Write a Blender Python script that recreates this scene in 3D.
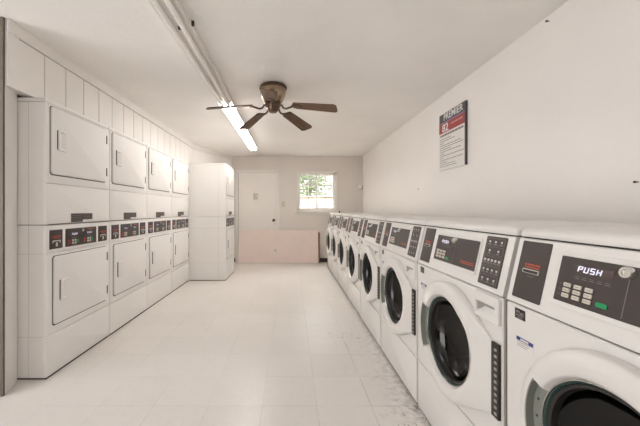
import bpy, bmesh, math, random
from mathutils import Matrix, Vector
random.seed(7)
PI = math.pi
for o in list(bpy.data.objects): bpy.data.objects.remove(o)
S = bpy.context.scene
C = S.collection

# ------------------------------------------------------------------ camera
cam = bpy.data.cameras.new('camera'); camo = bpy.data.objects.new('camera', cam); C.objects.link(camo)
CAM_H = 1.10
camo.location = (0, 0, CAM_H); camo.rotation_euler = (PI/2, 0, 0)
cam.sensor_width = 36; cam.lens = 303/640*36
cam.shift_x = 29/640; cam.shift_y = -3/640
cam.clip_start = 0.02
S.camera = camo

# ------------------------------------------------------------------ world, lights, exposure
w = bpy.data.worlds.new('world'); S.world = w; w.use_nodes = True
bg = w.node_tree.nodes['Background']
bg.inputs[0].default_value = (1.0, 0.985, 0.97, 1); bg.inputs[1].default_value = 0.62
def area(name, loc, rot, sx, sy, power, col=(1, .95, .89)):
    l = bpy.data.lights.new(name, 'AREA'); l.shape = 'RECTANGLE'; l.size = sx; l.size_y = sy
    l.energy = power; l.color = col
    o = bpy.data.objects.new(name, l); C.objects.link(o); o.location = loc; o.rotation_euler = rot
    return o
area('overhead_fill', (-0.1, 0.85, 2.2), (0, math.radians(0), 0), 0.3, 1.1, 1.2, (1, .99, .985))  # added fill lamp out of view, brightens the near end of the room
area('left_fill', (-3.28, -0.1, 1.15), (0, math.radians(-90), math.radians(8)), 2.0, 2.2, 12, (1, .99, .985))  # added fill lamp out of view, gives the light from rear left
area('window_fill', (0.55, 7.35, 2.75), (math.radians(-48), 0, 0), 2.0, 1.0, 55, (1, .995, .99))  # added lamp hidden above the window, boosts the daylight coming in
sl = bpy.data.lights.new('sun', 'SUN'); sl.energy = 2.2; sl.angle = .01; sl.color = (1, .96, .9)
so = bpy.data.objects.new('sun', sl); C.objects.link(so); so.rotation_euler = (math.radians(24), math.radians(42), 0)
TUBE = 6.2
S.cycles.max_bounces = 16; S.cycles.diffuse_bounces = 10; S.cycles.glossy_bounces = 5; S.cycles.transparent_max_bounces = 12
vs = S.view_settings
S.display_settings.display_device = 'sRGB'
vs.view_transform = 'Standard'; vs.look = 'None'; vs.gamma = 1; vs.use_curve_mapping = False
vs.exposure = 1.80

# ------------------------------------------------------------------ materials
def mat(name, col, rough=.5, metal=0, spec=.5, emit=None, estr=0, noise=0, nscale=6, bump=0, bscale=60, coat=0):
    m = bpy.data.materials.new(name); m.use_nodes = True
    nt = m.node_tree; b = nt.nodes['Principled BSDF']
    b.inputs['Base Color'].default_value = (*col, 1); b.inputs['Roughness'].default_value = rough
    b.inputs['Metallic'].default_value = metal; b.inputs['Specular IOR Level'].default_value = spec
    b.inputs['Coat Weight'].default_value = coat; b.inputs['Coat Roughness'].default_value = .12
    if emit: b.inputs['Emission Color'].default_value = (*emit, 1); b.inputs['Emission Strength'].default_value = estr
    tc = None
    if noise or bump:
        tc = nt.nodes.new('ShaderNodeTexCoord')
    if noise:
        n = nt.nodes.new('ShaderNodeTexNoise'); n.inputs['Scale'].default_value = nscale; n.inputs['Detail'].default_value = 5
        nt.links.new(tc.outputs['Object'], n.inputs['Vector'])
        r = nt.nodes.new('ShaderNodeMapRange'); r.inputs[1].default_value = .3; r.inputs[2].default_value = .7
        r.inputs[3].default_value = 1-noise; r.inputs[4].default_value = 1+noise*.5
        nt.links.new(n.outputs['Fac'], r.inputs[0])
        mx = nt.nodes.new('ShaderNodeMix'); mx.data_type = 'RGBA'; mx.blend_type = 'MULTIPLY'; mx.inputs[0].default_value = 1
        mx.inputs[6].default_value = (*col, 1); nt.links.new(r.outputs[0], mx.inputs[7])
        nt.links.new(mx.outputs[2], b.inputs['Base Color'])
    if bump:
        n2 = nt.nodes.new('ShaderNodeTexNoise'); n2.inputs['Scale'].default_value = bscale; n2.inputs['Detail'].default_value = 3
        nt.links.new(tc.outputs['Object'], n2.inputs['Vector'])
        bp = nt.nodes.new('ShaderNodeBump'); bp.inputs['Strength'].default_value = bump; bp.inputs['Distance'].default_value = .01
        nt.links.new(n2.outputs['Fac'], bp.inputs['Height']); nt.links.new(bp.outputs[0], b.inputs['Normal'])
    return m
M = {}
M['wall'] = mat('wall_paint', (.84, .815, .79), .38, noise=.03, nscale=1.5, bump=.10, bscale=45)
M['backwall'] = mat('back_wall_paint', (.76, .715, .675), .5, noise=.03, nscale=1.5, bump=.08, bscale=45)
M['ceiling'] = mat('ceiling_paint', (.91, .892, .87), .6, noise=.045, nscale=1.3, bump=.22, bscale=28)
M['plank'] = mat('plank_paint', (.86, .835, .81), .42, noise=.03, nscale=3)
M['rear_and_recess'] = mat('rear_wall_and_recess_shade', (.26, .20, .15), .6, noise=.04)  # unseen walls kept dark to cut bounce; recess gets painted shade
M['trim'] = mat('trim_paint', (.85, .825, .80), .4, noise=.02)
M['alcove_taupe'] = mat('dark_taupe', (.16, .13, .105), .6, noise=.1)
M['base_dark'] = mat('dark_baseboard', (.035, .026, .02), .5)
M['enamel'] = mat('white_enamel', (.885, .868, .85), .52, noise=.012, nscale=4)
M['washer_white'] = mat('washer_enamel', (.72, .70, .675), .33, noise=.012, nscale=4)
M['gap'] = mat('shadow_gap_filler', (.03, .027, .024), .7)  # near-black filler stands in for shade inside seams and toe gaps
M['dark_line'] = mat('gasket_shadow', (.09, .08, .07), .7)
M['panel'] = mat('dark_control_plastic', (.058, .045, .043), .38, noise=.05)
M['black'] = mat('black_plastic', (.018, .016, .015), .35)
M['dark_metal'] = mat('dark_hinge_metal', (.07, .06, .052), .45, metal=.6)
M['chrome'] = mat('chrome', (.75, .74, .72), .18, metal=1)
M['knuckle'] = mat('hinge_pin_metal', (.40, .38, .35), .45, metal=.5)
M['steel'] = mat('drum_steel', (.15, .148, .145), .3, metal=1)
M['grey_plastic'] = mat('grey_green_plastic', (.235, .245, .215), .45)
M['teal'] = mat('teal_glass_rim', (.035, .07, .063), .15)
M['print'] = mat('light_print', (.62, .58, .55), .6)
M['dimprint'] = mat('dim_print', (.22, .19, .18), .6)
M['orange'] = mat('orange_print', (.55, .10, .045), .5)
M['green'] = mat('green_button', (.02, .30, .11), .4)
M['red'] = mat('red_button', (.42, .045, .03), .4)
M['button'] = mat('cream_button', (.62, .57, .50), .45)
M['led'] = mat('led_segments', (.5, .5, .6), .4, emit=(.80, .80, 1), estr=.22)
M['ledwin'] = mat('led_window', (.10, .07, .068), .25)
M['blue'] = mat('blue_label', (.02, .04, .22), .5)
M['sticker'] = mat('pale_sticker', (.72, .70, .68), .5)
M['tube_on'] = mat('lit_tube', (1, 1, 1), .4, emit=(1, .965, .925), estr=TUBE)
M['tube_off'] = mat('unlit_tube', (.92, .90, .87), .25)
M['brass'] = mat('antique_brass', (.36, .265, .19), .24, metal=1)
M['brass_dark'] = mat('dark_brass', (.14, .095, .065), .3, metal=1)
M['door'] = mat('door_paint', (.86, .825, .79), .42, noise=.02, nscale=2)
M['switch'] = mat('switch_beige', (.62, .56, .48), .5)
M['pull'] = mat('recess_shade', (.30, .28, .26), .6)
M['cab_shade'] = mat('washer_side_shade', (.40, .345, .285), .5)  # taupe sides put the shade of the gaps between washers into colour
M['writing'] = mat('faded_writing', (.42, .39, .36), .7)
M['pink'] = mat('pink_board', (.85, .725, .67), .6, noise=.045, nscale=3)
M['brown_edge'] = mat('dark_brown', (.20, .125, .085), .7)
M['knob'] = mat('door_knob_metal', (.12, .10, .085), .3, metal=1)
M['paper'] = mat('paper_note', (.77, .73, .69), .7, noise=.1, nscale=40)
M['vinyl'] = mat('window_vinyl', (.84, .815, .78), .35)
M['muntin'] = mat('window_muntin', (.60, .57, .52), .4)
M['signwhite'] = mat('sign_white', (.76, .74, .71), .45)
M['signwhite2'] = mat('opal_globe', (.92, .91, .89), .25)
M['signblack'] = mat('sign_black', (.075, .072, .075), .45)
M['signred'] = mat('sign_red', (.36, .052, .048), .45)
M['signblue'] = mat('sign_blue_text', (.25, .25, .50), .5)
M['signtext'] = mat('sign_text', (.74, .74, .76), .5)
M['signpink'] = mat('sign_pink_text', (.62, .38, .36), .5)
M['signgrey'] = mat('sign_grey_text', (.22, .20, .19), .6)
M['leaf'] = mat('tree_leaves', (.30, .40, .22), .6, noise=.3, nscale=2)
M['leaf_pale'] = mat('pale_leaves', (.52, .55, .44), .6, noise=.25, nscale=2)
M['bark'] = mat('tree_bark', (.36, .30, .25), .8, noise=.2)
M['garden_wall'] = mat('garden_wall_stucco', (.74, .60, .53), .8, noise=.06)
M['ground'] = mat('outside_ground', (.55, .52, .47), .9, noise=.1)

def wood_mat():
    m = bpy.data.materials.new('walnut_blade'); m.use_nodes = True; nt = m.node_tree; b = nt.nodes['Principled BSDF']
    tc = nt.nodes.new('ShaderNodeTexCoord'); mp = nt.nodes.new('ShaderNodeMapping'); mp.inputs['Scale'].default_value = (2, 26, 26)
    n = nt.nodes.new('ShaderNodeTexNoise'); n.inputs['Scale'].default_value = 2.2; n.inputs['Detail'].default_value = 6
    cr = nt.nodes.new('ShaderNodeValToRGB'); cr.color_ramp.elements[0].position = .3; cr.color_ramp.elements[1].position = .75
    cr.color_ramp.elements[0].color = (.075, .038, .022, 1); cr.color_ramp.elements[1].color = (.22, .125, .075, 1)
    nt.links.new(tc.outputs['Object'], mp.inputs[0]); nt.links.new(mp.outputs[0], n.inputs['Vector'])
    nt.links.new(n.outputs['Fac'], cr.inputs[0]); nt.links.new(cr.outputs[0], b.inputs['Base Color'])
    b.inputs['Roughness'].default_value = .5; b.inputs['Specular IOR Level'].default_value = .3
    return m
M['wood'] = wood_mat()

def glass_mat(name, tint, refl=1.0, ior=1.45):
    m = bpy.data.materials.new(name); m.use_nodes = True; nt = m.node_tree
    nt.nodes.remove(nt.nodes['Principled BSDF']); out = nt.nodes['Material Output']
    tr = nt.nodes.new('ShaderNodeBsdfTransparent'); tr.inputs[0].default_value = (*tint, 1)
    gl = nt.nodes.new('ShaderNodeBsdfGlossy'); gl.inputs['Roughness'].default_value = .04; gl.inputs[0].default_value = (refl, refl, refl, 1)
    fw = nt.nodes.new('ShaderNodeLayerWeight'); fw.inputs[0].default_value = .5
    pw = nt.nodes.new('ShaderNodeMath'); pw.operation = 'POWER'; nt.links.new(fw.outputs['Facing'], pw.inputs[0]); pw.inputs[1].default_value = 5
    fr = nt.nodes.new('ShaderNodeMath'); fr.operation = 'MULTIPLY_ADD'; nt.links.new(pw.outputs[0], fr.inputs[0]); fr.inputs[1].default_value = .9; fr.inputs[2].default_value = .07
    mx = nt.nodes.new('ShaderNodeMixShader')
    nt.links.new(fr.outputs[0], mx.inputs[0]); nt.links.new(tr.outputs[0], mx.inputs[1]); nt.links.new(gl.outputs[0], mx.inputs[2])
    nt.links.new(mx.outputs[0], out.inputs[0]); return m
M['glass'] = glass_mat('window_glass', (.96, .97, .96))
M['door_glass'] = glass_mat('smoked_door_glass', (.13, .13, .13), .55)

def floor_mat():
    m = bpy.data.materials.new('vinyl_tile_floor'); m.use_nodes = True; nt = m.node_tree; b = nt.nodes['Principled BSDF']
    N = nt.nodes.new; L = nt.links.new
    tc = N('ShaderNodeTexCoord'); sp = N('ShaderNodeSeparateXYZ'); L(tc.outputs['Object'], sp.inputs[0])
    def mth(op, a, c=None, d=None):
        n = N('ShaderNodeMath'); n.operation = op
        for i, v in enumerate((a, c, d)):
            if v is None: continue
            if isinstance(v, (int, float)): n.inputs[i].default_value = v
            else: L(v, n.inputs[i])
        return n.outputs[0]
    T = .305
    ux = mth('DIVIDE', mth('ADD', sp.outputs[0], .16+T*40), T); uy = mth('DIVIDE', mth('ADD', sp.outputs[1], -1.70+T*40), T)
    def line(u):
        f = mth('FRACT', u); d = mth('MINIMUM', f, mth('SUBTRACT', 1, f))
        n = N('ShaderNodeMapRange'); L(d, n.inputs[0]); n.inputs[1].default_value = .004; n.inputs[2].default_value = .013
        n.inputs[3].default_value = 1; n.inputs[4].default_value = 0; return n.outputs[0]
    grid = mth('MAXIMUM', line(ux), line(uy))
    cmb = N('ShaderNodeCombineXYZ'); L(mth('FLOOR', ux), cmb.inputs[0]); L(mth('FLOOR', uy), cmb.inputs[1])
    wn = N('ShaderNodeTexWhiteNoise'); wn.noise_dimensions = '2D'; L(cmb.outputs[0], wn.inputs[0])
    def noise(scale, detail=5, vec=None, dist=0):
        n = N('ShaderNodeTexNoise'); n.inputs['Scale'].default_value = scale; n.inputs['Detail'].default_value = detail
        n.inputs['Distortion'].default_value = dist
        L(vec if vec else tc.outputs['Object'], n.inputs['Vector']); return n.outputs['Fac']
    def rng(x, a, bb, c, d):
        n = N('ShaderNodeMapRange'); L(x, n.inputs[0]); n.inputs[1].default_value = a; n.inputs[2].default_value = bb
        n.inputs[3].default_value = c; n.inputs[4].default_value = d; return n.outputs[0]
    v = mth('ADD', rng(wn.outputs[0], 0, 1, .965, 1.0), rng(noise(1.3, 2), .25, .75, -.02, .015))
    v = mth('ADD', v, rng(noise(26, 6), .3, .7, -.02, .015))
    # joints: broken lines, dirtier along the washers
    side = rng(sp.outputs[0], -.2, .7, 0, 1)
    near = rng(sp.outputs[1], 3.6, 1.3, .15, 1)
    brk = rng(noise(2.3, 4), .38, .62, .12, 1)
    gstr = mth('MULTIPLY', mth('MULTIPLY', grid, brk), mth('ADD', .13, mth('MULTIPLY', mth('MULTIPLY', side, near), .38)))
    v = mth('SUBTRACT', v, gstr)
    # scuffs: ridged noise, thin dark scratches, more at right
    sc = noise(6.5, 3.5, dist=1.6); ridge = mth('ABSOLUTE', mth('SUBTRACT', sc, .5))
    scr = rng(ridge, .002, .014, 1, 0)
    msk = rng(noise(2.1, 2), .48, .68, 0, 1)
    amt = mth('ADD', .07, mth('MULTIPLY', mth('POWER', side, 1.5), mth('MULTIPLY', near, .75)))
    v = mth('SUBTRACT', v, mth('MULTIPLY', mth('MULTIPLY', scr, msk), amt))
    edge = rng(sp.outputs[0], .50, .70, 0, 1)
    v = mth('SUBTRACT', v, mth('MULTIPLY', mth('MULTIPLY', edge, rng(noise(24, 7), .42, .66, 0, 1)), mth('MULTIPLY', near, .36)))
    # a few dark specks
    vo = N('ShaderNodeTexVoronoi'); vo.inputs['Scale'].default_value = 1.7; L(tc.outputs['Object'], vo.inputs['Vector'])
    v = mth('SUBTRACT', v, mth('MULTIPLY', rng(vo.outputs['Distance'], .010, .018, 1, 0), .4))
    cm = N('ShaderNodeMix'); cm.data_type = 'RGBA'; cm.blend_type = 'MULTIPLY'; cm.inputs[0].default_value = 1
    cm.inputs[6].default_value = (.755, .728, .70, 1); L(v, cm.inputs[7]); L(cm.outputs[2], b.inputs['Base Color'])
    b.inputs['Specular IOR Level'].default_value = .35
    b.inputs['Roughness'].default_value = .27
    return m
M['floor'] = floor_mat()

# ------------------------------------------------------------------ helpers
def obj(name, bm, m, parent=None, smooth=False, recalc=True):
    if recalc: bmesh.ops.recalc_face_normals(bm, faces=bm.faces)
    me = bpy.data.meshes.new(name); bm.to_mesh(me); bm.free()
    me.materials.append(m)
    if smooth:
        me.polygons.foreach_set('use_smooth', [True]*len(me.polygons))
        me.set_sharp_from_angle(angle=math.radians(40))
    o = bpy.data.objects.new(name, me); C.objects.link(o)
    if parent: o.parent = parent
    return o
def thing(name, label, cat, loc=(0, 0, 0), rz=0, group=None):
    o = bpy.data.objects.new(name, None); o.empty_display_size = .1; C.objects.link(o)
    o.location = loc; o.rotation_euler = (0, 0, rz)
    return tag(o, label, cat, group)
def tag(o, label, cat, group=None):
    o['label'] = label; o['category'] = cat
    if group: o['group'] = group
    return o
def struct(name, bm, m, parent=None, smooth=False):
    o = obj(name, bm, m, parent, smooth)
    if not parent: o['kind'] = 'structure'
    return o
def BM(): return bmesh.new()
def merge(bm, other, mtx=None):
    if mtx is not None: bmesh.ops.transform(other, matrix=mtx, verts=other.verts)
    me = bpy.data.meshes.new('tmp'); other.to_mesh(me); other.free(); bm.from_mesh(me); bpy.data.meshes.remove(me)
def box(bm, x0, x1, y0, y1, z0, z1, r=0, seg=2, mtx=None):
    b = bmesh.new(); bmesh.ops.create_cube(b, size=1)
    for v in b.verts: v.co = Vector(((x0+x1)/2+v.co.x*(x1-x0), (y0+y1)/2+v.co.y*(y1-y0), (z0+z1)/2+v.co.z*(z1-z0)))
    if r: bmesh.ops.bevel(b, geom=list(b.edges), offset=r, segments=seg, affect='EDGES', profile=.5)
    merge(bm, b, mtx); return bm
def loft(bm, rings, cap0=True, cap1=True, closed=True, mtx=None):
    b = bmesh.new(); R = [[b.verts.new(p) for p in r] for r in rings]
    for a, c in zip(R, R[1:]):
        n = len(a)
        for i in range(n if closed else n-1):
            j = (i+1) % n
            try: b.faces.new((a[i], a[j], c[j], c[i]))
            except ValueError: pass
    if cap0: b.faces.new(R[0])
    if cap1: b.faces.new(R[-1])
    merge(bm, b, mtx); return bm
def rrect(x0, x1, z0, z1, r, y, n=4):
    P = []
    for cx, cz, a0 in ((x1-r, z1-r, 0), (x0+r, z1-r, 90), (x0+r, z0+r, 180), (x1-r, z0+r, 270)):
        for k in range(n+1):
            a = math.radians(a0+90*k/n); P.append((cx+r*math.cos(a), y, cz+r*math.sin(a)))
    return P
def plate(bm, x0, x1, z0, z1, y0, y1, r=.01, e=.003, mtx=None):
    """rounded plate: back at y1, front at y0 (y0 < y1), softened front edge"""
    loft(bm, [rrect(x0, x1, z0, z1, r, y1), rrect(x0, x1, z0, z1, r, y0+e), rrect(x0+e*.3, x1-e*.3, z0+e*.3, z1-e*.3, max(r-e*.3, .0005), y0+e*.3),
              rrect(x0+e, x1-e, z0+e, z1-e, max(r-e, .0004), y0)], mtx=mtx); return bm
def circ(cx, cz, r, y, n=48): return [(cx+r*math.cos(2*PI*k/n), y, cz+r*math.sin(2*PI*k/n)) for k in range(n)]
def lathe(bm, prof, cx, cy, n=48, cap0=True, cap1=True, mtx=None):
    """profile of (radius, z) about a vertical axis"""
    return loft(bm, [[(cx+r*math.cos(2*PI*k/n), cy+r*math.sin(2*PI*k/n), z) for k in range(n)] for r, z in prof], cap0, cap1, mtx=mtx)
def tube(bm, pts, r, n=10):
    pts = [Vector(p) for p in pts]; rings = []
    up = Vector((0, 0, 1))
    for i, p in enumerate(pts):
        d = (pts[min(i+1, len(pts)-1)]-pts[max(i-1, 0)]).normalized()
        a = d.cross(up) if abs(d.dot(up)) < .95 else d.cross(Vector((1, 0, 0)))
        a.normalize(); b = d.cross(a)
        rings.append([tuple(p+a*r*math.cos(2*PI*k/n)+b*r*math.sin(2*PI*k/n)) for k in range(n)])
    return loft(bm, rings)
def prism(bm, poly, axis, a0, a1):
    f = {'x': lambda p, q: (q, p[0], p[1]), 'y': lambda p, q: (p[0], q, p[1]), 'z': lambda p, q: (p[0], p[1], q)}[axis]
    return loft(bm, [[f(p, a0) for p in poly], [f(p, a1) for p in poly]])
def text(bm, s, x, z, y, size, mtx=None, align='LEFT', sx=1, bold=0, ext=.0004):
    cu = bpy.data.curves.new('t', 'FONT'); cu.body = s; cu.size = size; cu.align_x = align; cu.extrude = ext; cu.offset = bold
    cu.resolution_u = 3
    o = bpy.data.objects.new('t', cu); C.objects.link(o)
    bpy.context.view_layer.update()
    me = bpy.data.meshes.new_from_object(o.evaluated_get(bpy.context.evaluated_depsgraph_get()))
    b = bmesh.new(); b.from_mesh(me); bpy.data.objects.remove(o); bpy.data.curves.remove(cu); bpy.data.meshes.remove(me)
    T = Matrix.Translation((x, y, z)) @ Matrix.Rotation(PI/2, 4, 'X') @ Matrix.Diagonal((sx, 1, 1, 1))
    merge(bm, b, (mtx @ T) if mtx is not None else T); return bm
SEG = {'P': 'abefg', 'U': 'bcdef', 'S': 'acdfg', 'H': 'bcefg'}
def sevenseg(bm, s, x, z, y, wd, ht, mtx=None):
    t = ht*.16; sl = .12
    for k, ch in enumerate(s):
        ox = x+k*wd*1.35
        for g in SEG[ch]:
            X0, X1, Z0, Z1 = {'a': (t*.4, wd-t*.4, ht-t, ht), 'g': (t*.4, wd-t*.4, ht/2-t/2, ht/2+t/2), 'd': (t*.4, wd-t*.4, 0, t),
                              'f': (0, t, ht/2, ht-t*.3), 'b': (wd-t, wd, ht/2, ht-t*.3), 'e': (0, t, t*.3, ht/2), 'c': (wd-t, wd, t*.3, ht/2)}[g]
            p = [(X0+Z0*sl, Z0), (X1+Z0*sl, Z0), (X1+Z1*sl, Z1), (X0+Z1*sl, Z1)]
            loft(bm, [[(ox+a, y, z+b) for a, b in p], [(ox+a, y-.0006, z+b) for a, b in p]], mtx=mtx)
    return bm
def dup(root, loc, label):
    r = root.copy(); C.objects.link(r); r.location = loc; r['label'] = label
    for ch in list(root.children):
        c = ch.copy(); C.objects.link(c); c.parent = r
        for g in list(ch.children):
            d = g.copy(); C.objects.link(d); d.parent = c
    return r

# ------------------------------------------------------------------ the room
ZC = 2.24; YB = 6.40; XW = 1.51; XL = -1.69; YR = -3.0; XA = -3.3; YJ = 1.80
b = BM(); box(b, XA-.1, XW+.1, YR, YB+.1, -.1, 0); struct('floor', b, M['floor'])
b = BM(); box(b, XA-.1, XW+.1, YR, YB+.1, ZC, ZC+.1); struct('ceiling', b, M['ceiling'])
b = BM(); box(b, XW, XW+.1, YR, YB, 0, ZC); struct('wall_right', b, M['wall'])
# back wall with a window opening
WX0, WX1, WZ0, WZ1 = .145, .945, 1.085, 1.885
b = BM()
for x0, x1, z0, z1 in ((-1.6, WX0, 0, ZC), (WX1, XW+.1, 0, ZC), (WX0, WX1, 0, WZ0), (WX0, WX1, WZ1, ZC)): box(b, x0, x1, YB, YB+.12, z0, z1)
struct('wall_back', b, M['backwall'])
# left wall: bulkhead above the dryer recess, recess, slanted end
ZB = 1.845; PEND = 5.20
b = BM()
box(b, XL-.08, XL, YJ, PEND+.0, ZB, ZC)
prism(b, [(XL, PEND), (-1.25, YB), (-1.45, YB), (XL-.15, PEND)], 'z', 0, ZC)
struct('wall_left', b, M['wall'])
b = BM(); box(b, -2.5, -2.42, YJ+.14, PEND, 0, ZC); box(b, -2.42, -1.788, YJ+.105, YJ+.145, 0, ZB); box(b, -2.42, XL-.15, PEND, PEND+.06, 0, ZC)
box(b, -2.42, XL-.08, YJ+.12, PEND, ZB+.01, ZB+.04)
struct('wall_recess', b, M['rear_and_recess'])  # recess coloured dark in place of the shade beside the dryers
b = BM(); prism(b, [(XA, 1.786), (-1.699, 1.786), (-1.699, 1.799), (-1.79, 1.80), (-1.79, 1.90), (XA, 1.90)], 'z', 0, ZC); struct('wall_alcove', b, M['alcove_taupe'])  # alcove wall in dark taupe, darker than the jamb
b = BM(); box(b, XA-.1, XA, YR, -1.25, 0, ZC); box(b, XA-.1, XA, 1.05, YJ+.1, 0, ZC); box(b, XA-.1, XA, -1.25, 1.05, 2.16, ZC); struct('wall_side', b, M['rear_and_recess'])  # unseen side wall, opening made for the added fill lamp
b = BM(); box(b, XA-.1, XW+.1, YR-.1, YR, 0, ZC); struct('wall_rear', b, M['rear_and_recess'])
# slanted jamb at the near end of the recess
b = BM(); prism(b, [(-1.699, 1.80), (-1.766, 1.954), (-1.786, 1.954), (-1.786, 1.801)], 'z', 0, 1.875); struct('trim_1', b, M['trim'])
# planks on the bulkhead
b = BM(); T0 = 1.875; k = 0; y = T0
while y < PEND-.02:
    y1 = min(y+.195, PEND); box(b, XL, XL+.008, y+.0035 if k else y-.002, y1-.0035, ZB-.005, 2.155, .0015, 1); y = y1; k += 1
box(b, XL, XL+.008, YJ, T0, ZB-.005, 2.1605)
struct('trim_2', b, M['plank'])
b = BM(); box(b, XL, XL+.0015, YJ+.08, PEND, ZB, 2.17); struct('trim_3', b, M['dark_line'])
b = BM(); box(b, XL, XL+.014, YJ, PEND, 2.160, ZC, .003, 1); struct('trim_4', b, M['trim'])
# frieze on slanted end wall
d = Vector((-1.25-XL, YB-PEND, 0)).normalized(); nrm = Vector((d.y, -d.x, 0))
b = BM(); a = Vector((XL, PEND, 0)); e = Vector((-1.25, YB, 0))
prism(b, [tuple(p.xy) for p in (a, e, e+nrm*.014, a+nrm*.014)], 'z', 2.155, ZC); struct('trim_5', b, M['wall'])
# dark baseboard at back
b = BM(); box(b, -1.24, -1.175, YB-.012, YB, 0, .085); box(b, -.25, 1.0, YB-.012, YB, 0, .085, .002, 1); struct('baseboard_back', b, M['base_dark'])

# door in the back wall
def zz(y): return CAM_H+(210-y)*YB/303
b = BM()
box(b, -1.172, -1.115, YB-.022, YB, 0, 1.935, .004); box(b, -.305, -.248, YB-.022, YB, 0, 1.935, .004); box(b, -1.172, -.248, YB-.022, YB, 1.885, 1.940, .004)
fr = struct('trim_6', b, M['trim'])
b = BM(); box(b, -1.113, -.307, YB-.012, YB+.02, .008, 1.883, .003); dr = struct('door_1', b, M['door'])
dr['label'] = 'plain cream door in the far wall behind the pink board'
b = BM(); box(b, -1.115, -.305, YB-.003, YB-.001, 1.870, 1.886); box(b, -1.1155, -1.1085, YB-.0135, YB-.001, 0.005, 1.884)
obj('reveal', b, M['dark_line'], dr)
b = BM(); lathe(b, [(.0, 0), (.030, 0), (.030, .006), (.012, .010), (.011, .03), (.026, .038), (.030, .05), (.024, .062), (.0, .066)], 0, 0, 24, False, False,
                mtx=Matrix.Translation((-.362, YB-.012, .885)) @ Matrix.Rotation(PI/2, 4, 'X'))
obj('door_knob', b, M['knob'], dr, True)
# faded paper note on the door
b = BM(); box(b, -.80, -.69, YB-.0145, YB-.0125, 1.31, 1.45)
t = tag(obj('paper_note', b, M['paper']), 'small faded paper note taped to the cream door', 'note')
b = BM(); rr = random.Random(2)
for k in range(7):
    z = 1.435-k*.017; box(b, -.792, -.792+rr.uniform(.04, .095), YB-.0155, YB-.0145, z-.004, z+.003)
obj('writing', b, M['writing'], t)

# window
b = BM()
fw = .045
for x0, x1, z0, z1 in ((WX0-.02, WX0+.03, WZ0-.0, WZ1+.02), (WX1-.03, WX1+.02, WZ0, WZ1+.02), (WX0-.02, WX1+.02, WZ1-.025, WZ1+.03), (WX0-.02, WX1+.02, WZ0-.005, WZ0+.04)):
    box(b, x0, x1, YB-.015, YB+.09, z0, z1, .004)
wn = struct('window_1', b, M['vinyl']); wn['label'] = 'white framed two-sash slider window in the far wall'
ix0, ix1, iz0, iz1 = WX0+.03, WX1-.03, WZ0+.04, WZ1-.025
xm = (ix0+ix1)/2+.005
def sash(name, x0, x1, yy, mm, t):
    b = BM()
    for a in ((x0, x0+t, iz0, iz1), (x1-t, x1, iz0, iz1), (x0, x1, iz0, iz0+t), (x0, x1, iz1-t, iz1)): box(b, a[0], a[1], yy, yy+.025, a[2], a[3], .003)
    s_ = obj(name, b, M['vinyl'], wn)
    b = BM()
    xc = (x0+x1)/2; box(b, xc-.008, xc+.008, yy+.008, yy+.018, iz0+t*.9, iz1-t*.9)
    for k in (1, 2):
        z = iz0+(iz1-iz0)*k/3; box(b, x0+t*.9, x1-t*.9, yy+.0085, yy+.0175, z-.008, z+.008)
    obj('muntins', b, mm, s_)
    b = BM(); box(b, x0+t, x1-t, yy+.011, yy+.015, iz0+t, iz1-t); obj('pane', b, M['glass'], s_)
sash('window_sash', ix0, xm+.018, .058+YB, M['vinyl'], .020)
sash('window_sash', xm-.018, ix1, .030+YB, M['muntin'], .026)
b = BM(); box(b, WX0-.05, WX1+.055, YB-.055, YB+.02, 1.045, 1.082, .006); box(b, WX0-.035, WX1+.04, YB-.018, YB, 1.005, 1.044, .003)
obj('window_sill', b, M['vinyl'], wn)
b = BM(); box(b, WX1+.058, WX1+.092, YB-.035, YB-.001, 1.030, 1.078, .008); tag(obj('wall_bracket', b, M['black'], None, True), 'small black fitting on the wall at the right end of window sill', 'fitting')

# ------------------------------------------------------------------ outside the window
b = BM(); box(b, -8, 10, YB+.3, 22, -.2, -.02); o = struct('ground_outside', b, M['ground'])
b = BM(); box(b, -6, 9, 10.0, 10.2, -.02, 1.50, .02); box(b, -6, 9, 9.96, 10.24, 1.50, 1.56, .02)
tag(obj('garden_wall', b, M['garden_wall']), 'low pinkish garden wall seen through the window', 'wall')
def tree(label, x, y, hgt, rad, mm, seed, n, zc, group=None):
    rr = random.Random(seed); t = thing('garden_tree', label, 'tree', (x, y, -.02))
    b = BM(); tube(b, [(0, 0, 0), (.03, 0, hgt*.3), (-.02, .02, hgt*.6), (.04, 0, hgt*.8)], .04)
    for k in range(5):
        a = k*1.3; tube(b, [(0, 0, hgt*.4+k*.08), (rad*.4*math.cos(a), rad*.4*math.sin(a), hgt*.6+k*.1), (rad*.75*math.cos(a), rad*.75*math.sin(a), hgt*.78+k*.08)], .014, 6)
    obj('trunk', b, M['bark'], t, True)
    b = BM()
    for k in range(n):
        v = Vector((rr.gauss(0, 1), rr.gauss(0, 1), rr.gauss(0, 1))).normalized()*(rr.random()**.4)
        c = Vector((v.x*rad, v.y*rad, zc+v.z*hgt*.42)); s = rr.uniform(.05, .11)
        m_ = Matrix.Translation(c) @ Matrix.Rotation(rr.uniform(0, 6), 4, 'Z') @ Matrix.Rotation(rr.uniform(0, 3), 4, 'X')
        vs_ = [b.verts.new(m_ @ Vector(p)) for p in ((-s, 0, 0), (0, s*.5, .02), (s, 0, 0), (0, -s*.5, .02))]; b.faces.new(vs_)
    obj('crown', b, mm, t, recalc=False)
tree('green leafy tree behind the garden wall, in the left sash', .75, 12.2, 2.9, .62, M['leaf'], 3, 800, 2.35)
tree('pale thin-leaved tree behind the garden wall, in the right sash', 2.1, 14.5, 3.4, .8, M['leaf_pale'], 5, 420, 2.5)

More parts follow.
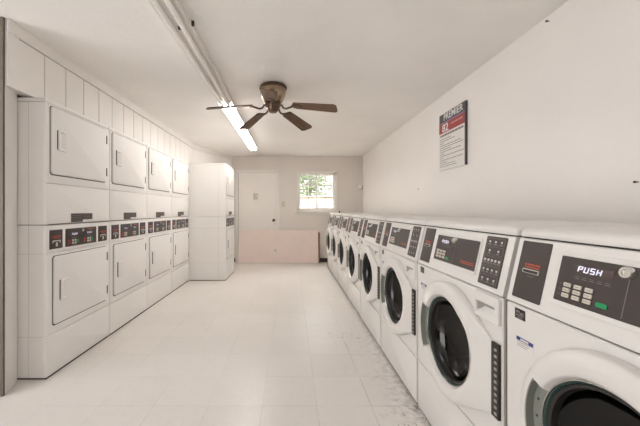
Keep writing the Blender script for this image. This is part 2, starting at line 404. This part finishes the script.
# ------------------------------------------------------------------ stacked dryers (local: x along the front, y into the machine, z up)
DP = .686
def make_dryer():
    t = thing('stacked_dryer', '', 'dryer', group='white stacked dryers')
    W = .683
    b = BM(); box(b, .003, W, .012, .58, .010, 1.000, .004); obj('lower_cabinet', b, M['enamel'], t)
    b = BM(); box(b, .003, W, .012, .58, 1.004, 1.800, .004); box(b, .0015, W+.0015, .004, .582, 1.803, 1.83, .006); obj('upper_cabinet', b, M['enamel'], t)
    b = BM(); box(b, .008, W-.005, .004, .56, 0, .012); obj('toe_kick', b, M['gap'], t)
    def front(name, z0, z1):
        b = BM(); plate(b, .003, W, z0, z1, -.002, .0119, .004, .006); return obj(name, b, M['enamel'], t, True)
    front('kick_panel', .012, .2745); front('front_panel', .278, .8125); front('control_strip', .816, .9985)
    front('front_panel', 1.0045, 1.2725); front('front_panel', 1.276, 1.800)
    # seam strips and a back side strip on the cabinet side
    b = BM()
    for z in (.2762, .8142): box(b, .0022, .0035, .013, .575, z-.0012, z+.0012)
    box(b, .0022, .0035, .112, .1145, .012, 1.80)
    obj('side_seams', b, M['muntin'], t)
    def door(x0, x1, z0, z1, hx0, hx1, hz0, hz1):
        b = BM(); plate(b, x0-.0065, x1+.004, z0-.0075, z1+.004, -.0035, -.001, .022, .001); g = obj('gasket_shadow', b, M['dark_line'], t)  # gasket widened at left and bottom to paint a shadow outline
        b = BM(); plate(b, x0, x1, z0, z1, -.013, -.0025, .02, .006); dd = obj('door', b, M['enamel'], t, True)
        # recessed cup handle
        b = BM(); y = -.0128
        loft(b, [rrect(hx0, hx1, hz0, hz1, .008, y), rrect(hx0, hx1, hz0, hz1, .008, y-.010), rrect(hx0+.004, hx1-.004, hz0+.004, hz1-.004, .006, y-.014),
                 rrect(hx0+.014, hx1-.012, hz0+.012, hz1-.012, .005, y-.014), rrect(hx0+.020, hx1-.030, hz0+.020, hz1-.020, .004, y-.002)])
        obj('door_handle', b, M['enamel'], dd, True)
        b = BM(); box(b, hx0-.003, hx0+.004, y-.007, y-.0008, hz0+.008, hz1-.004, .002); obj('handle_slot', b, M['dark_line'], dd)
        for z in (z0+.085, z1-.085):
            b = BM(); box(b, x1+.002, x1+.013, -.0125, -.0015, z-.035, z+.035, .003); obj('door_hinge', b, M['dark_metal'], dd)
    door(.055, .632, .335, .790, .101, .176, .485, .630)
    door(.035, .625, 1.338, 1.785, .080, .155, 1.500, 1.640)
    # control panels
    y = -.002
    def panel(x0, x1):
        b = BM(); plate(b, x0, x1, .840, .967, y-.004, y, .004, .0015); return obj('control_panel', b, M['panel'], t)
    yy = y-.0038
    for x0, x1 in ((.026, .138), (.528, .642)):
        p = panel(x0, x1); cx = (x0+x1)/2
        b = BM(); [box(b, cx-.036+k*.0125, cx-.036+k*.0125+(.0105 if k % 3 else .008), yy-.0006, yy, .919, .927) for k in range(6)]; box(b, cx-.026, cx+.030, yy-.0006, yy, .908, .9125); obj('orange_print', b, M['orange'], p)
        b = BM(); box(b, cx-.034, cx+.034, yy-.003, yy, .889, .897, .001, 1); box(b, cx-.034, cx-.029, yy-.003, yy, .878, .889); box(b, cx+.029, cx+.034, yy-.003, yy, .878, .889)
        plate(b, cx-.006, cx+.010, .855, .882, yy-.002, yy, .003, .0008); obj('card_slot', b, M['print'], p)
        b = BM(); box(b, cx-.027, cx+.027, yy-.0025, yy, .8975, .9025); obj('slot_opening', b, M['black'], p)
    p = panel(.168, .500)
    for h0 in (.182, .345):
        b = BM(); box(b, h0+.038, h0+.108, yy-.001, yy, .915, .937); obj('display_window', b, M['ledwin'], p)
        b = BM(); sevenseg(b, 'PUSH', h0+.044, .9185, yy-.001, .011, .0155); obj('display_digits', b, M['led'], p)
        b = BM(); box(b, h0+.004, h0+.022, yy-.003, yy, .858, .888, .002, 1); obj('stop_button', b, M['red'], p)
        b = BM()
        for k in range(2):
            for q in range(2): box(b, h0+.044+k*.026, h0+.063+k*.026, yy-.003, yy, .856+q*.019, .870+q*.019, .0015, 1)
        obj('buttons', b, M['button'], p)
        b = BM(); box(b, h0+.098, h0+.112, yy-.003, yy, .862, .887, .002, 1); obj('start_button', b, M['green'], p)
        b = BM(); box(b, h0+.045, h0+.110, yy-.0006, yy, .899, .902); box(b, h0+.045, h0+.1, yy-.0006, yy, .846, .849); obj('small_print', b, M['dimprint'], p)
    b = BM(); box(b, .395, .465, yy-.0006, yy, .950, .955); obj('orange_print', b, M['orange'], p)
    b = BM(); lathe(b, [(.011, 0), (.011, .006), (.009, .008)], 0, 0, 20, mtx=Matrix.Translation((.337, yy, .949)) @ Matrix.Rotation(PI/2, 4, 'X')); obj('lock', b, M['chrome'], p, True)
    # warning label under the upper door
    b = BM(); plate(b, .222, .455, 1.028, 1.075, y-.0012, y, .002, .0004); plate(b, .222, .345, 1.012, 1.034, y-.0013, y, .002, .0004)
    l = obj('warning_label', b, M['panel'], t)
    b = BM()
    for k in range(4): box(b, .232, .335, y-.0018, y-.001, 1.020+k*.0125, 1.0235+k*.0125)
    for k in range(3): box(b, .352, .445, y-.0018, y-.001, 1.036+k*.012, 1.039+k*.012)
    obj('label_print', b, M['dimprint'], l)
    b = BM(); box(b, .020, .670, y-.0015, y, 1.0045, 1.0072); obj('seam_trim', b, M['dark_line'], t)
    return t
d0 = make_dryer(); d0.rotation_euler = (0, 0, PI/2)
DX = -1.585
d0.location = (DX, 1.958, 0); d0['label'] = 'stacked dryer nearest the camera in the left row, its side exposed'
for k, lab in ((1, 'second stacked dryer from the camera in the left row'), (2, 'third stacked dryer from the camera in the left row'),
               (3, 'last stacked dryer of the left row, tucked against the forward-standing stack')):
    dup(d0, (DX, 1.958+DP*k, 0), lab)
dz = dup(d0, (-1.013, 4.712, 0), 'stacked dryer standing forward of the row, beside the far cream door')

# ------------------------------------------------------------------ washers
WP = .6885; XF = .70
ANG = math.atan(.225)
TILT = Matrix.Translation((0, 0, .81)) @ Matrix.Rotation(-ANG, 4, 'X')
def th(h): return (h-.81)/math.cos(ANG)
def make_washer():
    t = thing('front_load_washer', '', 'washing machine', group='white front-loading washers')
    W = .674; cx, cz = .350, .536; N = 96
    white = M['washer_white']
    # cabinet shell
    b = BM()
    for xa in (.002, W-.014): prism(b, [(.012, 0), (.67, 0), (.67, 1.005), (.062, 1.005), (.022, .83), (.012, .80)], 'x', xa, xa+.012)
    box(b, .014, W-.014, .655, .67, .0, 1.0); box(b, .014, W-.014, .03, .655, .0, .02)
    obj('cabinet', b, M['cab_shade'], t)
    # front panel with a round hole
    x0, x1, z0, z1 = .002, W-.002, .277, .8065
    angs = [2*PI*k/N for k in range(N)]
    def ray_rect(a, x0, x1, z0, z1):
        dx, dz = math.cos(a), math.sin(a); t_ = []
        if dx > 1e-9: t_.append((x1-cx)/dx)
        if dx < -1e-9: t_.append((x0-cx)/dx)
        if dz > 1e-9: t_.append((z1-cz)/dz)
        if dz < -1e-9: t_.append((z0-cz)/dz)
        return min(t_)
    def rect_ring(x0, x1, z0, z1, y):
        P = [(cx+ray_rect(a, x0, x1, z0, z1)*math.cos(a), y, cz+ray_rect(a, x0, x1, z0, z1)*math.sin(a)) for a in angs]
        for X, Z in ((x0, z0), (x0, z1), (x1, z0), (x1, z1)):
            a = math.atan2(Z-cz, X-cx) % (2*PI); P[round(a/(2*PI)*N) % N] = (X, y, Z)
        return P
    b = BM(); e = .004
    loft(b, [rect_ring(x0, x1, z0, z1, .012), rect_ring(x0, x1, z0, z1, e), rect_ring(x0+e, x1-e, z0+e, z1-e, 0), circ(cx, cz, .205, 0, N), circ(cx, cz, .190, .03, N)], False, False)
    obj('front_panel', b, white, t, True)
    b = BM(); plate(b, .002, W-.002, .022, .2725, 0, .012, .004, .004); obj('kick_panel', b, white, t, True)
    b = BM(); box(b, .014, W-.014, .0125, .03, .002, .283); obj('toe_board', b, M['gap'], t)
    b = BM(); box(b, .014, W-.014, .02, .03, .78, .82); obj('seam_gap', b, M['gap'], t)
    # drum
    b = BM(); loft(b, [circ(cx, cz, .188, .03, N), circ(cx, cz, .25, .06, N), circ(cx, cz, .25, .42, N), circ(cx, cz, .02, .45, N)], False, True)
    for k in range(3):
        a = PI/2+k*2*PI/3+.4
        c0 = Vector((math.cos(a), 0, math.sin(a))); tn = Vector((-math.sin(a), 0, math.cos(a)))
        ctr = Vector((cx, 0, cz))
        pr = [c0*.249-tn*.05, c0*.18-tn*.012, c0*.18+tn*.012, c0*.249+tn*.05]
        loft(b, [[tuple(ctr+p+Vector((0, yv, 0))) for p in pr] for yv in (.08, .41)])
    obj('drum', b, M['steel'], t, True)
    # control housing (tilted front) and lid
    b = BM()
    prism(b, [(0, .812), (.0015, .817), (.0445, 1.008), (.05, 1.0105), (.655, 1.0105), (.655, .812)], 'x', .002, W-.002)
    hb = obj('control_housing', b, white, t)
    b = BM()
    LP = [(.047, 1.0155), (.0425, 1.021), (.043, 1.029), (.049, 1.038), (.062, 1.0445), (.09, 1.047), (.64, 1.047), (.672, 1.043), (.674, 1.0155)]
    def lp(xx, d): return [(xx, min(max(p[0], .0425+d), .674-d), p[1]-d*max(0, (p[1]-1.0155)/.0315)) for p in LP]
    loft(b, [lp(.0, .012), lp(.003, .005), lp(.009, 0), lp(W-.009, 0), lp(W-.003, .005), lp(W, .012)])
    obj('lid', b, white, t, True)
    b = BM(); box(b, .008, W-.008, .053, .66, 1.010, 1.016); obj('lid_gap', b, M['gap'], t)
    # card reader panel
    q = TILT
    def pl(name, x0, x1, h0, h1, d=.003, r=.004, m=M['panel']):
        b = BM(); plate(b, x0, x1, th(h0), th(h1), -d, .0005, r, .0012, mtx=q); return b
    y = -.003
    p = obj('card_reader_panel', pl('', .022, .128, .829, 1.003), M['panel'], t)
    b = BM(); [box(b, .049+k*.0095, .049+k*.0095+(.0078 if k % 3 else .006), y-.0005, y, th(.931), th(.9365), mtx=q) for k in range(6)]; box(b, .050, .104, y-.0005, y, th(.9245), th(.9275), mtx=q); obj('orange_print', b, M['orange'], p)
    b = BM(); box(b, .046, .106, y-.003, y, th(.908), th(.9205), .001, 1, mtx=q); obj('card_slot', b, M['print'], p)
    b = BM(); box(b, .050, .104, y-.0036, y, th(.9095), th(.9175), mtx=q); obj('slot_opening', b, M['black'], p)
    b = BM(); box(b, .064, .088, y-.0005, y, th(.8985), th(.9), mtx=q); obj('small_print', b, M['dimprint'], p)
    # display panel with raised bezel
    b = BM()
    loft(b, [rrect(.152, .512, th(.847), th(.989), .006, .0005), rrect(.153, .511, th(.848), th(.988), .006, -.005), rrect(.158, .506, th(.852), th(.984), .005, -.0055),
             rrect(.166, .500, th(.860), th(.977), .004, -.0015)], True, True, mtx=q)
    bz = obj('display_bezel', b, white, t, True)
    b = BM(); plate(b, .166, .500, th(.860), th(.977), -.0025, -.0014, .003, .0004, mtx=q); p = obj('display_panel', b, M['panel'], t)
    y = -.0025
    b = BM(); box(b, .212, .302, y-.0008, y, th(.9405), th(.9595), mtx=q); obj('display_window', b, M['ledwin'], p)
    b = BM(); sevenseg(b, 'PUSH', .217, th(.943), y-.0008, .0115, .0150, q); obj('display_digits', b, M['led'], p)
    b = BM()
    for k in range(5): box(b, .214+k*.0185, .224+k*.0185, y-.0005, y, th(.930), th(.9312), mtx=q); box(b, .213+k*.0185, .2255+k*.0185, y-.0005, y, th(.9255), th(.927), mtx=q)
    for k in range(3): box(b, .176, .182, y-.0005, y, th(.904-k*.0135), th(.9055-k*.0135), mtx=q)
    box(b, .3335, .3350, y-.0006, y, th(.866), th(.953), mtx=q)
    obj('small_print', b, M['dimprint'], p)
    b = BM()
    for k in range(3):
        for r_ in range(3): box(b, .190+k*.0285, .2095+k*.0285, y-.004, y, th(.9000-r_*.0135), th(.9100-r_*.0135), .0015, 2, mtx=q)
    kb = obj('buttons', b, M['button'], p)
    b = BM()
    for k in range(3):
        for r_ in range(3): box(b, .1935+k*.0285, .206+k*.0285, y-.0044, y-.003, th(.9043-r_*.0135), th(.9055-r_*.0135), mtx=q)
    obj('button_marks', b, M['dimprint'], p)
    b = BM(); box(b, .279, .304, y-.004, y, th(.8735), th(.8845), .0015, 2, mtx=q); obj('start_button', b, M['green'], p)
    b = BM(); lathe(b, [(.0135, 0), (.0135, .012), (.012, .015), (.007, .0152), (.006, .012), (.0, .012)], 0, 0, 28, True, False, mtx=q @ Matrix.Translation((.3345, y, th(.962))) @ Matrix.Rotation(PI/2, 4, 'X')); obj('lock', b, M['chrome'], p, True)
    b = BM(); box(b, .400, .488, y-.0005, y, th(.8785), th(.8815), mtx=q); box(b, .395, .485, y-.0005, y, th(.8855), th(.8885), mtx=q); obj('orange_print', b, M['orange'], p)
    # programme panel with rows of markings
    p = obj('programme_panel', pl('', .533, .640, .829, 1.003), M['panel'], t)
    y = -.003; b = BM(); rr = random.Random(4)
    def frame(x0, x1, h0, h1, s=.0011):
        for a in ((x0, x1, h0, h0+s), (x0, x1, h1-s, h1), (x0, x0+s, h0, h1), (x1-s, x1, h0, h1)): box(b, a[0], a[1], y-.0005, y, th(a[2]), th(a[3]), mtx=q)
    rows = [(.972, .996), (.938, .966), (.904, .932), (.871, .898), (.837, .865)]
    for h0, h1 in rows: frame(.540, .633, h0, h1)
    obj('panel_lines', b, M['dimprint'], p)
    b = BM()
    for i, (h0, h1) in enumerate(rows):
        n = (3, 2, 5, 4, 3)[i]; hm = (h0+h1)/2
        for k in range(n):
            xc = .540+.093*(k+.5)/n; s = .0045 if i != 2 else .0052
            box(b, xc-s, xc+s, y-.0006, y, th(hm-s*.8), th(hm+s*.8), .0003, 1, mtx=q)
            box(b, xc-s*1.3, xc+s*1.3, y-.0005, y, th(hm-.0095), th(hm-.0085), mtx=q)
    obj('panel_icons', b, M['print'], p)
    # dispenser drawer with a recessed pull
    b = BM()
    loft(b, [rrect(.528, .668, .709, .803, .010, 0), rrect(.528, .668, .709, .803, .010, -.006), rrect(.531, .665, .712, .800, .009, -.010),
             rrect(.537, .648, .716, .768, .006, -.010), rrect(.541, .644, .727, .765, .004, -.001), rrect(.545, .640, .745, .764, .003, -.001)], False, True)
    dd = obj('dispenser_drawer', b, white, t, True)
    b = BM(); prism(b, [(.543, .7655), (.6425, .7655), (.632, .757), (.585, .757), (.556, .738), (.5435, .732)], 'y', -.0045, -.0008); obj('pull_shade', b, M['pull'], dd)  # grey plate painted in as the shade of the pull pocket
    # stickers
    b = BM(); box(b, .040, .081, -.0010, .0, .766, .797); st = obj('badge', b, M['black'], t)
    b = BM(); box(b, .046, .060, -.0014, -.0008, .785, .791); box(b, .062, .075, -.0014, -.0008, .781, .787); box(b, .046, .075, -.0014, -.0008, .776, .779); box(b, .05, .072, -.0014, -.0008, .770, .7725); obj('badge_mark', b, M['dimprint'], st)
    b = BM(); box(b, .046, .112, -.0008, .0, .680, .714); st = obj('sticker', b, M['sticker'], t)
    b = BM(); box(b, .047, .111, -.0012, -.0006, .701, .712); obj('blue_band', b, M['blue'], st)
    b = BM(); box(b, .063, .094, -.0015, -.001, .703, .7095); obj('band_print', b, M['print'], st)
    b = BM()
    for k in range(3): box(b, .050, .100-k*.006, -.0011, -.0006, .696-k*.006, .6975-k*.006)
    obj('sticker_print', b, M['dimprint'], st)
    # door: round at left, straight sides running to the hinge
    R0 = .247; hx = .629
    pts = [(cx+R0*math.cos(a), cz+R0*math.sin(a)) for a in angs]+[(hx, .398), (hx, .648)]
    def hull(P):
        P = sorted(set(P))
        def half(P):
            h = []
            for p in P:
                while len(h) > 1 and (h[-1][0]-h[-2][0])*(p[1]-h[-2][1])-(h[-1][1]-h[-2][1])*(p[0]-h[-2][0]) <= 0: h.pop()
                h.append(p)
            return h
        a = half(P); c = half(P[::-1]); return a[:-1]+c[:-1]
    HL = hull(pts)
    def outline(a):
        dx, dz = math.cos(a), math.sin(a); best = R0
        for i in range(len(HL)):
            (ax, az), (bx, bz) = HL[i], HL[(i+1) % len(HL)]
            ex, ez = bx-ax, bz-az; den = dx*ez-dz*ex
            if abs(den) < 1e-12: continue
            tt = ((ax-cx)*ez-(az-cz)*ex)/den; uu = ((ax-cx)*dz-(az-cz)*dx)/den
            if tt > 0 and -1e-6 <= uu <= 1+1e-6: best = max(best, tt) if tt > R0*.9 else best
        return best
    N2 = 120; A2 = [2*PI*k/N2 for k in range(N2)]
    O = [outline(a) for a in A2]
    for X, Z in ((hx, .398), (hx, .648)):
        a = math.atan2(Z-cz, X-cx) % (2*PI); k = round(a/(2*PI)*N2) % N2; A2[k] = a; O[k] = math.hypot(X-cx, Z-cz)
    sect = [math.radians(153) <= a <= math.radians(212) for a in A2]
    def ring(rf, yf): return [(cx+rf(k)*math.cos(a), yf(k), cz+rf(k)*math.sin(a)) for k, a in enumerate(A2)]
    b = BM()
    loft(b, [ring(lambda k: O[k], lambda k: -.002), ring(lambda k: O[k], lambda k: -.026), ring(lambda k: O[k]-.004, lambda k: -.034), ring(lambda k: O[k]-.012, lambda k: -.038),
             ring(lambda k: .228, lambda k: -.042), ring(lambda k: .2165, lambda k: -.043), ring(lambda k: .215, lambda k: -.018 if sect[k] else -.043),
             ring(lambda k: .189 if sect[k] else .192, lambda k: -.018 if sect[k] else -.040), ring(lambda k: .187, lambda k: -.017 if sect[k] else -.036), ring(lambda k: .183, lambda k: -.018), ring(lambda k: .180, lambda k: .004)], False, False)
    def thin(v):
        f = min(1, max(0, (v.co.x-.47)/.155)); return v.co.y*(1-.72*f) if v.co.y < -.002 else v.co.y
    for v in b.verts: v.co.y = thin(v)
    dd = obj('door', b, white, t, True)
    ks = [k for k in range(N2) if sect[k]]
    b = BM()
    loft(b, [[(cx+r_*math.cos(A2[k]), yv, cz+r_*math.sin(A2[k])) for k in ks] for r_, yv in ((.2155, -.040), (.2148, -.0195), (.189, -.0195), (.1825, -.0185))], False, False, closed=False)
    obj('handle_recess', b, M['grey_plastic'], dd, True)
    for a in (167, 181, 195):
        a = math.radians(a); X, Z = cx+.202*math.cos(a), cz+.202*math.sin(a); b = BM(); lathe(b, [(.0035, 0), (.0035, .0012)], 0, 0, 8, mtx=Matrix.Translation((X, -.0195, Z)) @ Matrix.Rotation(PI/2, 4, 'X'))
        obj('recess_screw', b, M['dark_metal'], dd)
    b = BM(); loft(b, [circ(cx, cz, r_, yv, 64) for r_, yv in ((.1835, -.02), (.1825, -.0245), (.179, -.0250), (.1775, -.021), (.1775, -.012))], False, False); obj('chrome_ring', b, M['chrome'], dd, True)
    b = BM(); loft(b, [circ(cx, cz, r_, yv, 64) for r_, yv in ((.1780, -.021), (.1760, -.0215), (.1735, -.018), (.172, -.004))], False, False); obj('glass_rim', b, M['teal'], dd, True)
    b = BM(); loft(b, [circ(cx, cz, r_, yv, 64) for r_, yv in ((.1725, -.012), (.1715, -.016), (.164, -.0135), (.160, .002))], False, False); obj('door_seal', b, M['black'], dd, True)
    b = BM(); loft(b, [circ(cx, cz, r_, yv, 64) for r_, yv in ((.170, -.010), (.162, .012), (.142, .036), (.105, .052), (.06, .060), (.02, .062))], False, True); obj('door_glass', b, M['door_glass'], dd, True)
    # hinge
    b = BM(); box(b, .630, .667, -.011, -.001, .397, .650, .002); hg = obj('hinge', b, M['dark_metal'], t)
    b = BM()
    for k in range(11): box(b, .648, .660, -.0135, -.010, .408+k*.0215, .4175+k*.0215, .0012, 1)
    obj('hinge_knuckles', b, M['knuckle'], hg)
    return t
w0 = make_washer(); w0.rotation_euler = (0, 0, -PI/2)
Y1 = .986
w0.location = (XF, Y1, 0); w0['label'] = 'front-loading washer nearest the camera, cut off by the right edge of the photo'
WL = ['second front-loading washer from the camera, its round door fully in view', 'third front-loading washer from the camera', 'fourth front-loading washer from the camera, midway along the row',
      'fifth front-loading washer from the camera', 'third front-loading washer from the far end of the row', 'next-to-last front-loading washer towards the far wall',
      'farthest front-loading washer, at the far end of the row below the window']
for k, lab in enumerate(WL): dup(w0, (XF, Y1+WP*(k+1), 0), lab)

# ------------------------------------------------------------------ fluorescent ceiling lights
def strip(label, y0, y1, lit):
    t = thing('fluorescent_light', label, 'ceiling light', (-.675, (y0+y1)/2, ZC)); L = (y1-y0)/2
    b = BM(); prism(b, [(-.05, -.034), (.05, -.034), (.074, -.044), (.077, -.044), (.077, -.01), (.06, 0), (-.06, 0), (-.077, -.01), (-.077, -.044), (-.074, -.044)], 'y', -L+.01, L-.01); obj('housing', b, M['trim'], t)
    for s in (-1, 1):
        b = BM(); tube(b, [(s*.034, -L+.03, -.055), (s*.034, L-.03, -.055)], .0165, 16); obj('tube', b, M['tube_on' if lit else 'tube_off'], t, True)
    b = BM()
    for s in (-1, 1):
        for e in (-1, 1): box(b, s*.034-.014, s*.034+.014, e*(L-.016)-.012, e*(L-.016)+.012, -.076, -.028, .004)
    obj('lamp_holders', b, M['trim'], t)
    if not lit:
        b = BM()
        for dx in (.004, .082): box(b, dx-.009, dx+.009, 1.82-(y0+y1)/2, 1.835-(y0+y1)/2, -.052 if dx < .05 else -.03, -.033 if dx < .05 else -.0, .003)
        obj('dark_clips', b, M['dark_metal'], t)
    return t
strip('long lit fluorescent strip light glowing on the ceiling behind the fan', 3.10, 5.45, True)
strip('long unlit fluorescent strip light on the ceiling nearest the camera', .72, 3.075, False)

# ------------------------------------------------------------------ ceiling fan
FX, FY = -.165, 2.785; ZBL = 1.965
fan = thing('ceiling_fan', 'five-blade brown wooden ceiling fan with brass motor housing', 'fan', (FX, FY, ZC))
b = BM(); lathe(b, [(.108, 0), (.124, -.012), (.126, -.030), (.118, -.036)], 0, 0); obj('ceiling_ring', b, M['brass_dark'], fan, True)
b = BM(); lathe(b, [(.118, -.034), (.118, -.05), (.108, -.10), (.088, -.145), (.072, -.16), (.05, -.165)], 0, 0); obj('motor_housing', b, M['brass'], fan, True)
b = BM(); lathe(b, [(.05, -.162), (.070, -.168), (.070, -.190), (.056, -.198), (.050, -.225), (.034, -.242), (.0, -.246)], 0, 0, cap1=False); obj('hub', b, M['brass_dark'], fan, True)
zb = CAM_H+.974-ZC; DROOP = math.radians(10)
for k in range(5):
    Rz = Matrix.Rotation(math.radians(-18+72*k), 4, 'Z')
    P = Rz @ Matrix.Translation((0, 0, zb)) @ Matrix.Rotation(DROOP, 4, 'Y') @ Matrix.Rotation(math.radians(-11), 4, 'X')
    L0, L1, w0_, w1_ = .20, .598, .050, .066
    out = [(L0, -w0_+.014), (L0+.014, -w0_), (L1-.03, -w1_)]+[(L1-.03+.03*math.sin(q), -w1_+.03-.03*math.cos(q)) for q in (PI/6, PI/3, PI/2)]
    out += [(p[0], -p[1]) for p in out[::-1]]
    b = BM(); loft(b, [[(p[0], p[1], .0035) for p in out], [(p[0], p[1], -.0035) for p in out]])
    bl = obj('blade', b, M['wood'], fan); bl.matrix_local = P
    b = BM()
    pts = [Vector((.058, 0, -.180)), Vector((.085, 0, -.186))]+[Matrix.Translation((0, 0, zb)) @ Matrix.Rotation(DROOP, 4, 'Y') @ Vector(p) for p in ((.105, 0, -.028), (.135, 0, -.034), (.165, 0, -.022), (.195, 0, -.009), (.22, 0, -.008))]
    tube(b, [Rz @ p for p in pts], .009, 8)
    iron = [(.185, -.014), (.205, -.034), (.235, -.038), (.262, -.024), (.285, 0), (.262, .024), (.235, .038), (.205, .034), (.185, .014)]
    loft(b, [[(p[0], p[1], -.0036) for p in iron], [(p[0], p[1], -.009) for p in iron]], mtx=P)
    obj('blade_iron', b, M['brass_dark'], fan, True)

# ------------------------------------------------------------------ sign on the right wall (local x along wall towards the camera, y into the wall)
sg = thing('wall_sign', 'printed notice board with black and red header on the right wall', 'sign', (XW, 3.044, 1.49), -PI/2); sg.scale = (.916, 1, 1)
SW, SH = .497, .548
b = BM(); box(b, 0, SW, -.020, -.001, 0, SH, .0012, 1); obj('board', b, M['signblack'], sg)
b = BM(); box(b, .0, SW-.012, -.0215, -.0005, -.001, .360); obj('white_face', b, M['signwhite'], sg)
b = BM(); box(b, .002, SW-.012, -.0215, -.0195, .3605, .455); obj('red_band', b, M['signred'], sg)
b = BM(); box(b, .002, SW-.012, -.0213, -.0195, .4555, .463); obj('blue_line', b, M['signblue'], sg)
b = BM(); text(b, 'PREMIER', .092, .480, -.0202, .088, sx=1.10, bold=.0014); obj('header_text', b, M['signtext'], sg)
b = BM(); text(b, '82', .066, .371, -.0216, .104, bold=.0022, sx=1.25); obj('number_text', b, M['signtext'], sg)
b = BM(); rr = random.Random(9); x = .245
while x < .44: d_ = rr.uniform(.012, .035); box(b, x, x+d_, -.0222, -.0214, .412, .424); x += d_+.008
obj('red_band_text', b, M['signpink'], sg)
b = BM(); x = .03
while x < .46: d_ = rr.uniform(.03, .06); box(b, x, min(x+d_, .47), -.0222, -.0214, .325, .346); x += d_+.007
for k, ln in enumerate((.22, .30, .08, .40, .44, .22, .40, .10, .46, .07, .44, .14, .30, .33)):
    z = .297-k*.0205; x = .022; q = 0
    while x < .022+ln: d_ = rr.uniform(.02, .05); box(b, x, min(x+d_, .022+ln), -.0220, -.0214, z, z+.0062); x += d_+.0045
obj('body_text', b, M['signgrey'], sg)

# ------------------------------------------------------------------ pink board leaning on the back wall
pb = thing('leaning_board', 'wide pale pink board leaning across the foot of the door', 'board', (-.265, 6.262, 0))
lean = Matrix.Rotation(math.radians(-8.3), 4, 'X')
b = BM(); box(b, -.833, .833, 0, .020, .004, .682, .003, 2, mtx=lean); obj('panel', b, M['pink'], pb)
b = BM(); box(b, -.80, .866, .021, .036, .004, .640, mtx=lean); obj('brown_sheet', b, M['brown_edge'], pb)  # brown sheet behind the panel, showing past its right edge
b = BM(); box(b, -.833, .833, -.0012, .0005, .096, .100, mtx=lean); obj('crease', b, M['pink'], pb)
b = BM(); lathe(b, [(.038, 0), (.038, .002), (.0, .0025)], 0, 0, 20, True, False, mtx=lean @ Matrix.Translation((-.06, 0, .26)) @ Matrix.Rotation(PI/2, 4, 'X')); pt = obj('patch', b, M['sticker'], pb)
b = BM(); lathe(b, [(.013, 0), (.013, .003), (.0, .004)], 0, 0, 14, True, False, mtx=lean @ Matrix.Translation((-.06, -.002, .26)) @ Matrix.Rotation(PI/2, 4, 'X')); obj('hole', b, M['brown_edge'], pt)

# ------------------------------------------------------------------ small fittings
cf = thing('corner_lamp', 'small white round lamp on a thin conduit in the far right corner', 'lamp', (1.475, YB, 1.585))
b = BM(); tube(b, [(0, -.012, .02), (0, -.012, ZC-1.585)], .007, 8); obj('conduit', b, M['trim'], cf, True)
b = BM(); bmesh.ops.create_uvsphere(b, u_segments=20, v_segments=12, radius=.046, matrix=Matrix.Translation((-.022, -.060, 0))); obj('globe', b, M['signwhite2'], cf, True)
b = BM(); box(b, -.030, .034, -.050, -.001, -.040, .030, .006); obj('base', b, M['knob'], cf)
b = BM(); box(b, -.20, -.13, YB-.008, YB-.0005, 1.165, 1.28, .002); sw = tag(obj('light_switch', b, M['switch']), 'cream light switch plate between the door and window', 'switch')
b = BM(); box(b, -.170, -.160, YB-.018, YB-.0075, 1.212, 1.236, .002); obj('toggle', b, M['trim'], sw)
def nail(label, y, z, s=.009, m='dark_metal'):
    b = BM(); lathe(b, [(s*.5, 0), (s*.5, .012), (s, .013), (s, .018), (0, .02)], 0, 0, 10, True, False, mtx=Matrix.Translation((XW, y, z)) @ Matrix.Rotation(-PI/2, 4, 'Y'))
    tag(obj('wall_screw', b, M[m], None, True), label, 'screw')
nail('small screw left in the right wall above the washers, beyond the notice', 3.57, 1.348, .007, 'muntin')
nail('small nail high on the right wall near the ceiling', 1.773, 2.205, .006)
nail('dark screw on the right wall at the right edge of the photo', 1.318, 1.222, .005)
